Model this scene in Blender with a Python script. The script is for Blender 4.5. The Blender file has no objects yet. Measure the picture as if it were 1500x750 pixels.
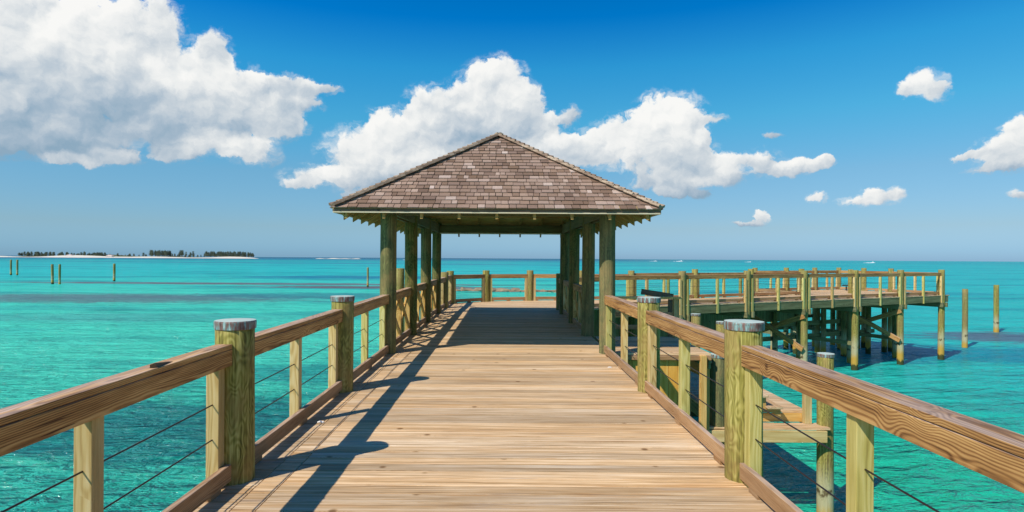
import bpy, bmesh, math, random
from mathutils import Vector, Matrix
random.seed(7)
R = math.radians
scene = bpy.context.scene
COL = scene.collection

# ------------------------------------------------------------------ camera, sun, sky, exposure
EYE = 1.6                    # eye height above the boardwalk planks (z = 0)
SEA = -3.05                  # sea level below the planks
cam_d = bpy.data.cameras.new('camera')
cam = bpy.data.objects.new('camera', cam_d); COL.objects.link(cam)
cam_d.sensor_width = 36.0
cam_d.lens = 36.0 * 870 / 1500
cam_d.shift_x = 13 / 1500
cam_d.shift_y = 3.5 / 1500
cam_d.clip_end = 60000
cam_d.clip_start = 0.05
cam.matrix_world = Matrix.Translation((0, 0, EYE)) @ Matrix.Rotation(R(90), 4, 'X') @ Matrix.Rotation(.006, 4, 'Z')
scene.camera = cam

SUN_TRAVEL = Vector((.72, .67, -1.0)).normalized()
sun_d = bpy.data.lights.new('sun', 'SUN'); sun_d.energy = 5.0; sun_d.angle = R(.5); sun_d.color = (1.0, .93, .82)
sun = bpy.data.objects.new('sun', sun_d); COL.objects.link(sun)
sun.rotation_euler = SUN_TRAVEL.to_track_quat('-Z', 'Y').to_euler()
sun.location = (-20, -20, 30)

scene.view_settings.view_transform = 'Standard'
scene.view_settings.look = 'None'
scene.view_settings.exposure = 0.0
scene.view_settings.gamma = 1.0


class NT:
    """small helper for node trees"""
    def __init__(s, tree):
        s.t = tree
    def n(s, kind, ins=None, **kw):
        nd = s.t.nodes.new(kind)
        for k, v in kw.items():
            setattr(nd, k, v)
        for k, v in (ins or {}).items():
            s.put(nd.inputs[k], v)
        return nd
    def put(s, sock, v):
        if isinstance(v, bpy.types.NodeSocket):
            s.t.links.new(v, sock)
        else:
            sock.default_value = v
    def m(s, op, a, b=None, c=None, clamp=False):
        nd = s.t.nodes.new('ShaderNodeMath'); nd.operation = op; nd.use_clamp = clamp
        for i, v in enumerate((a, b, c)):
            if v is not None:
                s.put(nd.inputs[i], v)
        return nd.outputs[0]
    def v(s, op, a, b=None, c=None, out=0):
        nd = s.t.nodes.new('ShaderNodeVectorMath'); nd.operation = op
        for i, x in enumerate((a, b, c)):
            if x is not None:
                s.put(nd.inputs[i], x)
        return nd.outputs[out]
    def mix(s, f, a, b, blend='MIX'):
        nd = s.t.nodes.new('ShaderNodeMix'); nd.data_type = 'RGBA'; nd.blend_type = blend
        s.put(nd.inputs[0], f); s.put(nd.inputs[6], a); s.put(nd.inputs[7], b)
        return nd.outputs[2]
    def ramp(s, f, stops, interp='LINEAR'):
        nd = s.t.nodes.new('ShaderNodeValToRGB'); cr = nd.color_ramp; cr.interpolation = interp
        while len(cr.elements) > 1:
            cr.elements.remove(cr.elements[-1])
        cr.elements[0].position = stops[0][0]; cr.elements[0].color = c4(stops[0][1])
        for p, c in stops[1:]:
            e = cr.elements.new(p); e.color = c4(c)
        s.put(nd.inputs[0], f)
        return nd.outputs[0]
    def step(s, x, a, b):
        nd = s.t.nodes.new('ShaderNodeMapRange'); nd.interpolation_type = 'SMOOTHSTEP'
        s.put(nd.inputs[0], x); s.put(nd.inputs[1], a); s.put(nd.inputs[2], b)
        nd.inputs[3].default_value = 0.0; nd.inputs[4].default_value = 1.0
        return nd.outputs[0]
    def noise(s, vec, scale=1.0, detail=2.0, rough=.5, dist=0.0, color=False, dims='3D'):
        nd = s.t.nodes.new('ShaderNodeTexNoise'); nd.noise_dimensions = dims
        s.put(nd.inputs['Vector'], vec)
        nd.inputs['Scale'].default_value = scale; nd.inputs['Detail'].default_value = detail
        nd.inputs['Roughness'].default_value = rough; nd.inputs['Distortion'].default_value = dist
        return nd.outputs['Color' if color else 0]
    def xyz(s, v):
        nd = s.t.nodes.new('ShaderNodeSeparateXYZ'); s.put(nd.inputs[0], v)
        return nd.outputs[0], nd.outputs[1], nd.outputs[2]
    def comb(s, x, y, z):
        nd = s.t.nodes.new('ShaderNodeCombineXYZ')
        for i, a in enumerate((x, y, z)):
            s.put(nd.inputs[i], a)
        return nd.outputs[0]


def c4(c):
    return (c, c, c, 1) if isinstance(c, (int, float)) else (c[0], c[1], c[2], 1)


# cumulus clouds: azimuth, elevation, half widths (all in degrees, true sky directions)
CLOUDS = [(-37.97, 15.66, 5.32, 4.15, 0.9), (-34.09, 16.69, 4.29, 3.82, 0.95), (-30.23, 18.02, 2.16, 2.62, 0.85), (-39.58, 17.42, 2.74, 1.78, 0.8), (-36.48, 11.73, 6.81, 2.65, 0.42), 
          (-32.93, 13.31, 2.78, 2.21, 0.5), (-28.71, 14.18, 3.14, 3.0, 0.85), (-26.49, 15.3, 2.22, 2.48, 0.95), (-25.81, 17.3, 1.17, 1.54, 0.7), (-24.87, 12.81, 3.14, 2.51, 0.72), 
          (-22.1, 12.69, 2.83, 2.07, 0.7), (-22.84, 14.74, 1.23, 1.58, 0.8), (-20.21, 13.44, 1.97, 1.61, 0.72), (-19.51, 12.03, 1.4, 1.24, 0.62), (-18.35, 15.07, 1.19, 0.88, 0.75), 
          (-16.55, 15.34, 1.33, 0.57, 0.7), (-38.34, 8.93, 5.67, 1.65, 0.32), (-31.26, 10.32, 7.22, 2.03, 0.42), (-26.2, 9.83, 3.18, 0.95, 0.8), (-23.2, 9.26, 2.34, 1.45, 0.78), 
          (-28.78, 8.63, 2.02, 1.04, 0.6), (-35.6, 7.39, 2.61, 0.54, 0.62), (-33.13, 7.95, 2.31, 0.66, 0.55), (-42.55, 12.13, 4.29, 5.34, 0.7), (-39.92, 7.99, 2.32, 1.01, 0.35), 
          (-0.24, 16.85, 2.24, 1.84, 1.0), (-2.4, 15.91, 2.37, 2.24, 1.0), (1.95, 14.23, 1.71, 2.24, 0.85), (-6.45, 14.1, 2.99, 2.09, 0.85), (-8.07, 13.61, 1.29, 1.04, 0.9), 
          (-3.17, 12.5, 5.65, 2.63, 0.55), (0.45, 12.86, 3.29, 2.96, 0.7), (-9.66, 11.69, 3.84, 2.21, 0.9), (-12.82, 9.87, 3.88, 2.18, 0.85), (-16.62, 7.46, 3.27, 1.14, 0.8), 
          (-7.72, 9.43, 6.47, 2.22, 0.78), (-11.54, 7.41, 4.43, 1.29, 0.6), (3.42, 11.28, 2.36, 2.24, 0.75), (4.85, 13.15, 0.78, 0.79, 0.7), (6.54, 13.31, 0.91, 1.05, 0.6), 
          (-11.54, 5.94, 3.79, 0.77, 0.5), (-18.89, 6.62, 1.3, 0.5, 0.7), (-3.14, 8.69, 5.25, 1.97, 0.65), (14.43, 12.66, 2.72, 2.17, 1.0), (16.87, 12.41, 2.29, 2.14, 1.0), 
          (19.13, 12.39, 1.53, 0.56, 0.8), (11.81, 11.42, 3.28, 2.06, 0.98), (9.27, 10.12, 3.98, 1.95, 0.85), (16.77, 9.5, 2.66, 2.27, 0.6), (14.33, 8.85, 3.09, 1.91, 0.8), 
          (15.26, 6.82, 3.19, 1.14, 0.55), (16.79, 5.97, 2.41, 0.57, 0.3), (19.45, 8.53, 2.34, 1.37, 0.85), (20.33, 7.27, 2.32, 0.99, 0.75), (22.88, 8.95, 2.12, 0.85, 0.75), 
          (24.81, 7.9, 2.71, 0.72, 0.7), (26.52, 8.26, 1.37, 0.71, 0.82), (28.23, 8.26, 1.02, 0.64, 0.85), (6.04, 10.18, 3.39, 1.7, 0.78), (17.96, 10.84, 1.31, 1.5, 0.9), 
          (35.54, 13.68, 1.31, 0.96, 0.95), (34.66, 13.3, 0.89, 0.76, 0.85), (36.19, 13.07, 0.94, 0.85, 0.8), (40.91, 9.03, 1.28, 1.49, 0.85), (39.69, 8.1, 1.56, 1.01, 0.8), 
          (38.1, 7.96, 1.06, 0.41, 0.8), (41.22, 7.15, 2.24, 0.79, 0.7), (40.08, 6.77, 1.7, 0.4, 0.6), (31.71, 5.01, 2.19, 0.56, 0.8), (31.56, 5.63, 0.77, 0.51, 0.9), 
          (33.44, 5.37, 0.83, 0.66, 0.85), (27.74, 5.3, 0.77, 0.47, 0.85), (23.63, 3.78, 0.66, 0.6, 0.7), (22.63, 3.2, 1.23, 0.24, 0.45), (24.36, 10.84, 0.82, 0.3, 0.5), 
          (41.04, 4.76, 0.6, 0.45, 0.6), (-19.82, 15.22, 2.33, 0.99, 0.78), (-20.95, 11.62, 2.3, 1.35, 0.6), (-18.34, 13.9, 1.54, 0.88, 0.7), (-56, 13, 8, 5, 0.7), 
          (-68, 9, 9, 3, 0.7), (56, 11, 6, 3.5, 0.8), (70, 14, 9, 5, 0.7), (120, 16, 14, 7, 0.7), (-115, 14, 15, 6, 0.7), (165, 12, 16, 5, 0.7), ]

world = bpy.data.worlds.new('World'); scene.world = world
world.use_nodes = True
world.node_tree.nodes.clear()
W = NT(world.node_tree)
SKY_STRENGTH = .11
sky = W.n('ShaderNodeTexSky', sky_type='NISHITA', sun_disc=False, sun_elevation=R(45.5), sun_rotation=R(227),
          altitude=0.0, air_density=1.0, dust_density=.4, ozone_density=3.0)
tc = W.n('ShaderNodeTexCoord')
d = W.v('NORMALIZE', tc.outputs['Generated'])
dx_, dy_, dz_ = W.xyz(d)
az = W.m('MULTIPLY', W.m('ARCTAN2', dx_, dy_), 180 / math.pi)
el = W.m('MULTIPLY', W.m('ARCSINE', dz_), 180 / math.pi)
p0 = W.comb(az, el, 0.0)
w1 = W.v('SUBTRACT', W.noise(p0, .24, 2, .5, color=True), (.5, .5, .5))
w2 = W.v('SUBTRACT', W.noise(p0, .80, 5, .62, color=True), (.5, .5, .5))
p = W.v('ADD', p0, W.v('ADD', W.v('MULTIPLY', w1, (1.9, 1.4, 0)), W.v('MULTIPLY', w2, (1.5, 1.3, 0))))
S = None; N = None; BR = None; pc = p
for i, (a, e, ra, re, br) in enumerate(CLOUDS):
    k = 1.42
    if i and i % 5 == 0:          # chained, so that the shader stack stays small
        pc = W.v('MULTIPLY_ADD', N, (1e-7, 1e-7, 0), p)
    q = W.v('MULTIPLY_ADD', pc, (1 / (ra * k), 1 / (re * k), 0), (-a / (ra * k), -e / (re * k), 0))
    qq = W.v('MAXIMUM', W.v('MULTIPLY', q, (-1, -1.25, 0)), q)
    t = W.m('MULTIPLY_ADD', W.v('DOT_PRODUCT', qq, qq, out=1), -1.0, 1.0, clamp=True)
    t2 = W.m('MULTIPLY', t, t)
    if S is None:
        S = t2; N = W.v('MULTIPLY', q, t2); BR = W.m('MULTIPLY', t2, br)
    else:
        S = W.m('ADD', S, t2); N = W.v('MULTIPLY_ADD', q, t2, N); BR = W.m('MULTIPLY_ADD', t2, br, BR)
Ssafe = W.m('ADD', S, .001)
NL = W.m('DIVIDE', W.v('DOT_PRODUCT', N, (-.35, .95, 0), out=1), Ssafe)      # big lobes: lit from the upper left
BR = W.m('DIVIDE', BR, Ssafe)
b0 = W.noise(p, .55, 8, .63)
b1 = W.noise(W.v('ADD', p, (-.22, .38, 0)), .55, 4, .58)
c0 = W.noise(p, .20, 2, .5)
c1 = W.noise(W.v('ADD', p, (-.5, .95, 0)), .20, 2, .5)
soft = W.noise(p0, .16, 1, .5)
ero = W.m('ADD', W.m('MULTIPLY', W.m('SUBTRACT', b0, .5), 2.3), W.m('MULTIPLY', W.m('SUBTRACT', c0, .5), .8))
gate = W.m('MULTIPLY', S, 3.0, clamp=True)
dens = W.m('ADD', W.m('MINIMUM', S, 1.1), W.m('MULTIPLY', ero, gate))
alpha = W.step(dens, .13, W.m('ADD', W.m('ADD', .40, W.m('MULTIPLY', W.step(soft, .35, .7), .40)), W.m('MULTIPLY', W.step(NL, -.05, -.5), .45)))
wisp = W.m('MULTIPLY', W.m('MULTIPLY', W.step(W.noise(W.v('MULTIPLY', p, (.8, 1.3, 0)), .5, 7, .66), .44, .74), W.step(S, .0, .13)), .62)
alpha = W.m('MAXIMUM', alpha, wisp)
lit = W.m('ADD', W.m('MULTIPLY_ADD', BR, 1.05, -.20), W.m('MULTIPLY', NL, .42))
lit = W.m('ADD', lit, W.m('MULTIPLY', W.m('SUBTRACT', c0, c1), 1.6))
lit = W.m('ADD', lit, W.m('MULTIPLY', W.m('SUBTRACT', b0, b1), .62), clamp=True)
cloud_col = W.ramp(lit, [(0, (.27, .40, .52)), (.25, (.40, .50, .60)), (.55, (.64, .69, .73)), (.8, (.86, .87, .86)), (1, (.97, .96, .93))])
base = W.v('MULTIPLY', sky.outputs[0], (SKY_STRENGTH,) * 3)
tint = W.ramp(W.m('DIVIDE', el, 40.0, clamp=True), [(0, (.385, .66, 1.18)), (.02, (.40, .67, 1.14)), (.07, (.50, .66, .87)), (.19, (.51, .79, .90)),
    (.32, (.30, 1.0, 1.1)), (.44, (.145, 1.0, 1.25)), (.55, (.0, .72, 1.27)), (1, (.0, .5, 1.0))])
sky_col = W.v('MULTIPLY', W.mix(1.0, base, tint, 'MULTIPLY'), W.mix(W.step(az, -35, 25), (1.04, 1.14, 1.16, 1), (1, 1, 1, 1)))
alpha = W.m('MULTIPLY', alpha, W.step(el, -.5, .6))
fin = W.mix(W.m('MULTIPLY', alpha, .97), sky_col, cloud_col)
bg = W.n('ShaderNodeBackground', {'Color': fin, 'Strength': 1.0})
wo = W.n('ShaderNodeOutputWorld', {'Surface': bg.outputs[0]})
try:
    world.cycles.sampling_method = 'MANUAL'; world.cycles.sample_map_resolution = 512
except Exception:
    pass

# ------------------------------------------------------------------ materials


def new_mat(name):
    m = bpy.data.materials.new(name); m.use_nodes = True
    m.node_tree.nodes.clear()
    t = NT(m.node_tree)
    bs = t.n('ShaderNodeBsdfPrincipled'); out = t.n('ShaderNodeOutputMaterial', {'Surface': bs.outputs[0]})
    return m, t, bs


def wood(name, dark, base, light, grey=None, grey_amt=0.0, ring=.5, tint=.22, rough=.75, knots=1.0, bump=.35, streak=14.0, spec=.25, period=.0085, fine=.0, stain=None):
    """sawn timber, grain along the object's local X"""
    m, t, bs = new_mat(name)
    tc = t.n('ShaderNodeTexCoord'); oi = t.n('ShaderNodeObjectInfo')
    at = t.n('ShaderNodeAttribute', attribute_name='rnd')
    ar, ag, ab = t.xyz(at.outputs['Color'])
    off = t.m('ADD', t.m('MULTIPLY', ag, 37.0), t.m('MULTIPLY', oi.outputs['Random'], 53.0))
    o = tc.outputs['Object']
    ps = t.v('ADD', o, t.comb(off, t.m('MULTIPLY', off, .37), t.m('MULTIPLY', off, .11)))
    # knots, round ones in some cells
    vo = t.n('ShaderNodeTexVoronoi', {'Vector': ps, 'Scale': 4.2}); 
    gate = t.m('GREATER_THAN', t.xyz(vo.outputs['Color'])[0], 1 - .30 * knots)
    kd = vo.outputs['Distance']
    kn = t.m('MULTIPLY', t.step(kd, .17, .04), gate)
    ki = t.m('MULTIPLY', t.step(kd, .50, .0), gate)
    s1 = t.noise(t.v('MULTIPLY', ps, (1.1, streak, streak)), 1.0, 5, .62)
    s2 = t.noise(t.v('MULTIPLY', ps, (5, 130, 130)), 1.0, 2, .6)
    x, y, z = t.xyz(o)
    low = t.noise(t.v('MULTIPLY', ps, (1.3, 5, 5)), 1.0, 2, .5)
    oy = t.m('MULTIPLY_ADD', ag, .10, -.05); oz = t.m('MULTIPLY_ADD', ab, .06, .05)
    yy = t.m('ADD', y, oy); zz = t.m('ADD', z, oz)
    rr = t.m('SQRT', t.m('ADD', t.m('MULTIPLY', yy, yy), t.m('MULTIPLY', zz, zz)))
    rr = t.m('ADD', rr, t.m('ADD', t.m('MULTIPLY', low, .055), t.m('MULTIPLY', ki, .024)))
    rg = t.m('MULTIPLY_ADD', t.m('SINE', t.m('MULTIPLY', rr, 6.2832 / period)), .5, .5)
    rg = t.m('POWER', rg, 1.6)
    val = t.m('ADD', t.m('MULTIPLY', s1, .95), t.m('MULTIPLY', t.m('SUBTRACT', s2, .5), .38))
    val = t.m('ADD', val, t.m('MULTIPLY', t.m('SUBTRACT', .42, rg), ring * .5))
    if fine:
        s3 = t.noise(t.v('MULTIPLY', ps, (.7, 75, 75)), 1.0, 3, .6)
        val = t.m('ADD', val, t.m('MULTIPLY', t.m('SUBTRACT', s3, .5), fine))
    split = t.step(t.noise(t.v('MULTIPLY', ps, (1.6, 48, 48)), 1.0, 2, .5), .29, .23)
    val = t.m('SUBTRACT', val, t.m('MULTIPLY', split, .5))
    val = t.m('SUBTRACT', val, t.m('MULTIPLY', kn, .45), clamp=True)
    col = t.ramp(val, [(.12, dark), (.45, base), (.78, light)])
    k = t.m('ADD', 1 - tint, t.m('MULTIPLY', ar, 2 * tint))
    col = t.v('MULTIPLY', col, t.comb(k, t.m('MULTIPLY', k, t.m('MULTIPLY_ADD', ab, .10, .95)), t.m('MULTIPLY', k, t.m('MULTIPLY_ADD', ab, .26, .86))))
    if stain:
        so = t.noise(t.v('MULTIPLY', ps, (1.0, 18, 18)), 1.0, 3, .6)
        col = t.mix(t.m('MULTIPLY', t.step(so, .56, .74), .6), col, (*stain, 1))
        sg_ = t.noise(t.v('MULTIPLY', ps, (.8, 12, 12)), 1.7, 3, .6)
        col = t.mix(t.m('MULTIPLY', t.step(sg_, .55, .75), .5), col, (.42, .33, .25, 1))
    if grey:
        ge = t.n('ShaderNodeNewGeometry'); nz = t.xyz(ge.outputs['Normal'])[2]
        f = t.m('MULTIPLY', t.step(nz, .5, .9), t.m('MULTIPLY', t.m('MULTIPLY_ADD', s1, 1.2, .1, clamp=True), grey_amt))
        gv = t.m('MULTIPLY', k, t.m('MULTIPLY_ADD', val, .9, .52))
        pt = t.step(t.noise(t.v('MULTIPLY', ps, (1.4, 16, 16)), 1.0, 4, .65), .36, .56)
        col = t.mix(t.m('MULTIPLY', f, t.m('MULTIPLY_ADD', pt, .75, .25)), col, t.v('MULTIPLY', t.comb(gv, gv, gv), grey))
    t.put(bs.inputs['Base Color'], col)
    bs.inputs['Roughness'].default_value = rough
    bs.inputs['Specular IOR Level'].default_value = spec
    bm = t.n('ShaderNodeBump', {'Strength': bump, 'Distance': .004, 'Height': val})
    t.put(bs.inputs['Normal'], bm.outputs[0])
    return m


def pile_mat(name, dark, base, light, tide=True):
    """round treated timber pile, grain along Z, tide stains near the sea"""
    m, t, bs = new_mat(name)
    tc = t.n('ShaderNodeTexCoord'); oi = t.n('ShaderNodeObjectInfo'); ge = t.n('ShaderNodeNewGeometry')
    off = t.m('MULTIPLY', oi.outputs['Random'], 61.0)
    ps = t.v('ADD', tc.outputs['Object'], t.comb(off, t.m('MULTIPLY', off, .6), off))
    s1 = t.noise(t.v('MULTIPLY', ps, (40, 40, 1.1)), 1.0, 5, .68)
    s2 = t.noise(t.v('MULTIPLY', ps, (95, 95, 3)), 1.0, 3, .6)
    fig = t.noise(t.v('MULTIPLY', ps, (8, 8, 2.6)), 1.0, 2, .45)
    rg = t.m('MULTIPLY_ADD', t.m('SINE', t.m('MULTIPLY', fig, 85.0)), .5, .5)
    lo = t.noise(t.v('MULTIPLY', ps, (2, 2, 1)), 2.6, 4, .65)
    val = t.m('ADD', t.m('ADD', t.m('MULTIPLY', s1, .75), t.m('MULTIPLY', s2, .30)), t.m('MULTIPLY', t.m('SUBTRACT', rg, .5), .12))
    col = t.ramp(val, [(.36, dark), (.52, base), (.70, light)])
    crack = t.step(t.noise(t.v('MULTIPLY', ps, (38, 38, .35)), 1.0, 2, .5), .33, .26)
    col = t.mix(t.m('MULTIPLY', crack, .7), col, (*[c * .35 for c in dark], 1))
    brown = t.mix(t.m('MULTIPLY', t.step(lo, .42, .64), .62), col, t.mix(s1, (.10, .06, .015, 1), (.44, .30, .10, 1)))
    col = t.mix(t.m('MULTIPLY', t.m('FRACT', t.m('MULTIPLY', oi.outputs['Random'], 7.3)), .38), brown, t.mix(s1, (.09, .07, .035, 1), (.36, .30, .18, 1)))
    if tide:
        z = t.xyz(ge.outputs['Position'])[2]
        z = t.m('ADD', t.m('ADD', z, t.m('MULTIPLY_ADD', oi.outputs['Random'], .5, -.25)), t.m('MULTIPLY', t.m('SUBTRACT', t.noise(t.v('MULTIPLY', ps, (11, 11, 3)), 1.0, 4, .65), .5), .5))
        pale = t.m('MULTIPLY', t.step(z, -1.65, -2.25), .75)
        col = t.mix(pale, col, t.mix(s1, (.30, .27, .14, 1), (.62, .57, .38, 1)))
        ringm = t.m('MULTIPLY', t.step(z, -2.31, -2.25), t.step(z, -2.14, -2.20))
        ringm = t.m('MINIMUM', t.step(z, -2.34, -2.28), t.step(z, -2.18, -2.24))
        col = t.mix(t.m('MULTIPLY', ringm, t.step(t.noise(ps, 5.0, 3, .6), .42, .55)), col, (.10, .07, .03, 1))
        amb = t.step(z, -2.42, -2.75)
        col = t.mix(amb, col, t.mix(s1, (.30, .16, .02, 1), (.62, .40, .08, 1)))
        algae = t.step(z, -2.93, -3.0)
        col = t.mix(algae, col, (.05, .06, .02, 1))
    t.put(bs.inputs['Base Color'], col)
    bs.inputs['Roughness'].default_value = .8; bs.inputs['Specular IOR Level'].default_value = .2
    bm = t.n('ShaderNodeBump', {'Strength': .5, 'Distance': .006, 'Height': t.m('SUBTRACT', val, t.m('MULTIPLY', crack, .6))})
    t.put(bs.inputs['Normal'], bm.outputs[0])
    return m


M_DECK = wood('bleached_deck_planks', (.22, .12, .05), (.56, .37, .195), (.82, .63, .42), ring=.30, tint=.21, streak=26, knots=1.25, bump=.8, fine=1.05, stain=(.52, .26, .085))
M_RAIL = wood('brown_rail_timber', (.085, .036, .012), (.36, .18, .058), (.64, .39, .15), grey=(.47, .35, .285), grey_amt=1.0, ring=.62, tint=.14, knots=1.1, fine=.35)
M_KERB = wood('kerb_timber', (.14, .065, .025), (.34, .19, .085), (.50, .32, .17), grey=(.44, .33, .26), grey_amt=.8, ring=.6, tint=.12)
M_BALU = wood('yellow_baluster_timber', (.34, .20, .06), (.55, .39, .15), (.68, .54, .28), ring=.55, tint=.16, knots=.6)
M_BALU2 = wood('greenish_baluster_timber', (.26, .21, .05), (.46, .40, .12), (.60, .54, .24), ring=.5, tint=.14, knots=.8)
M_BRACE = wood('orange_brace_timber', (.32, .15, .03), (.56, .33, .09), (.68, .48, .20), ring=.5, tint=.15)
M_SKIRT = wood('orange_skirt_boards', (.40, .17, .02), (.68, .36, .06), (.76, .50, .15), ring=.5, tint=.18)
M_RAFT = wood('rafter_timber', (.15, .085, .02), (.38, .23, .065), (.55, .38, .14), ring=.4, tint=.15)
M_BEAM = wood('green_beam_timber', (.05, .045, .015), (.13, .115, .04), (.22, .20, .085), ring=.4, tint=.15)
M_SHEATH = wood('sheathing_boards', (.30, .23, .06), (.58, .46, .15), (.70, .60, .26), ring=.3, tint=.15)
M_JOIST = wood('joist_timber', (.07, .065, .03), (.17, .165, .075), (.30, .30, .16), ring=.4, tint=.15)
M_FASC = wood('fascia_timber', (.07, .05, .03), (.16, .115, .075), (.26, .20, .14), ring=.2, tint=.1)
M_TRIM = wood('pale_trim_timber', (.42, .36, .22), (.60, .53, .36), (.72, .66, .5), ring=.2, tint=.1)
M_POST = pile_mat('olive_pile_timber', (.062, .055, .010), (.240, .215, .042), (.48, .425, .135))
M_PPOST = pile_mat('shade_darkened_green_pile', (.018, .028, .007), (.080, .102, .024), (.24, .25, .075))  # pile timber with shade put into its colour, for under roof and pier

m, t, bs = new_mat('weathered_metal_cap')
tcn = t.n('ShaderNodeTexCoord'); oi = t.n('ShaderNodeObjectInfo')
pp = t.v('ADD', tcn.outputs['Object'], t.comb(t.m('MULTIPLY', oi.outputs['Random'], 31.0), 0.0, 0.0))
a1 = t.noise(t.v('MULTIPLY', pp, (42, 42, 9)), 1.0, 3, .6)
a2 = t.noise(pp, 9.0, 3, .6)
col = t.ramp(a1, [(.30, (.06, .03, .025)), (.43, (.17, .085, .065)), (.51, (.20, .15, .125)), (.58, (.15, .27, .25)), (.66, (.30, .44, .41)), (.80, (.58, .66, .62))])
ge = t.n('ShaderNodeNewGeometry'); nz = t.xyz(ge.outputs['Normal'])[2]
col = t.mix(t.step(nz, .4, .9), col, t.mix(a2, (.30, .44, .37, 1), (.66, .69, .58, 1)))
t.put(bs.inputs['Base Color'], col); bs.inputs['Roughness'].default_value = .6; bs.inputs['Metallic'].default_value = 0.0
M_CAP = m

m, t, bs = new_mat('dark_steel_cable')
bs.inputs['Base Color'].default_value = (.045, .035, .03, 1); bs.inputs['Roughness'].default_value = .45; bs.inputs['Metallic'].default_value = .6
M_CABLE = m

m, t, bs = new_mat('cedar_shingles')
at = t.n('ShaderNodeAttribute', attribute_name='rnd'); ar, ag, ab = t.xyz(at.outputs['Color'])
tcn = t.n('ShaderNodeTexCoord')
nn = t.noise(t.v('ADD', t.v('MULTIPLY', tcn.outputs['Object'], (60, 60, 8)), t.comb(t.m('MULTIPLY', ag, 40.0), 0.0, 0.0)), 1.0, 4, .6)
big = t.noise(tcn.outputs['Object'], .8, 3, .6)
col = t.ramp(ar, [(0, (.13, .09, .07)), (.25, (.20, .145, .12)), (.6, (.265, .20, .17)), (.90, (.32, .25, .215)), (.97, (.40, .33, .30)), (1, (.54, .48, .46))])
col = t.mix(t.m('MULTIPLY', ab, .30), col, (.27, .18, .11, 1))
f = t.m('MULTIPLY', t.m('MULTIPLY_ADD', nn, .9, .55), t.m('MULTIPLY_ADD', big, .6, .72))
col = t.v('MULTIPLY', col, t.comb(t.m('MULTIPLY', f, 1.10), t.m('MULTIPLY', f, .99), t.m('MULTIPLY', f, .88)))
t.put(bs.inputs['Base Color'], col); bs.inputs['Roughness'].default_value = .85; bs.inputs['Specular IOR Level'].default_value = .2
bm = t.n('ShaderNodeBump', {'Strength': .5, 'Distance': .006, 'Height': nn}); t.put(bs.inputs['Normal'], bm.outputs[0])
M_SHINGLE = m

m, t, bs = new_mat('hip_cap_cedar')
at = t.n('ShaderNodeAttribute', attribute_name='rnd'); ar, ag, ab = t.xyz(at.outputs['Color'])
col = t.ramp(ar, [(0, (.20, .13, .085)), (.6, (.33, .235, .155)), (1, (.44, .33, .23))])
tcn = t.n('ShaderNodeTexCoord'); nn = t.noise(t.v('MULTIPLY', tcn.outputs['Object'], (40, 40, 10)), 1.0, 3, .6)
f = t.m('MULTIPLY_ADD', nn, .9, .55); col = t.v('MULTIPLY', col, t.comb(f, f, f))
t.put(bs.inputs['Base Color'], col); bs.inputs['Roughness'].default_value = .85
M_HIP = m


def plain(name, color, rough=.7, vary=.25, scale=3.0):
    m, t, bs = new_mat(name)
    tcn = t.n('ShaderNodeTexCoord'); nn = t.noise(tcn.outputs['Object'], scale, 4, .6)
    f = t.m('MULTIPLY_ADD', nn, 2 * vary, 1 - vary)
    t.put(bs.inputs['Base Color'], t.v('MULTIPLY', c4(color)[:3], t.comb(f, f, f)))
    bs.inputs['Roughness'].default_value = rough
    return m


M_SAND = plain('pale_coral_sand', (.72, .66, .54), .9, .1, .02)
M_ROCK = plain('reef_rock', (.27, .20, .12), .9, .55, 1.6)
M_LEAF = plain('casuarina_foliage', (.105, .135, .085), .8, .4, .3)
M_TRUNK = plain('island_tree_bark', (.16, .12, .09), .9, .2, .5)
M_SCRUB = plain('island_scrub', (.10, .11, .05), .9, .4, .05)
M_WHITE = plain('white_gelcoat', (.80, .80, .78), .35, .05)
M_FOAM = plain('white_sea_foam', (.85, .87, .87), .9, .1, .6)
M_GLASS = plain('dark_boat_glass', (.03, .04, .05), .15, .1)
M_PINK = plain('pale_house_wall', (.72, .62, .55), .8, .08, .2)
M_ROOFT = plain('pale_house_roof', (.62, .50, .44), .8, .1, .2)
M_PAPER = plain('white_scrap_paper', (.78, .76, .72), .8, .1, 40)
M_BLACK = plain('black_iron', (.03, .03, .03), .5, .2, 20)

# sea: colour of the sea bed and depth seen through clear water, rippled surface
m, t, bs = new_mat('clear_tropical_sea')
ge = t.n('ShaderNodeNewGeometry'); P = ge.outputs['Position']
x, y, z = t.xyz(P)
dist = t.m('MAXIMUM', t.v('LENGTH', t.v('MULTIPLY', P, (.8, 1, 0)), out=1), 3.0)
lg = t.m('LOGARITHM', dist, 10.0)
wob = t.m('SUBTRACT', t.noise(t.v('MULTIPLY', P, (.006, .02, 0)), 1.0, 4, .6), .5)
lg2 = t.m('ADD', lg, t.m('MULTIPLY', wob, .22))
sea_ramp = t.ramp(t.m('DIVIDE', lg2, 4.2), [
    (.24, (.012, .33, .245)), (.30, (.030, .47, .325)), (.36, (.060, .585, .405)), (.46, (.045, .57, .415)),
    (.53, (.006, .47, .43)), (.60, (.004, .47, .44)), (.68, (.000, .38, .37)), (.72, (.000, .26, .31)), (.76, (.000, .13, .22)), (.84, (.000, .08, .17)), (.92, (.000, .07, .14))])
# right side: deeper, bluer channel
ang = t.m('DIVIDE', x, t.m('ADD', t.m('ABSOLUTE', y), 4.0))
right = t.m('MULTIPLY', t.step(ang, .05, .6), .8)
col = t.mix(right, sea_ramp, t.mix(t.step(lg, 1.15, 1.5), (.010, .46, .265, 1), (.006, .42, .40, 1)))
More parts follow.
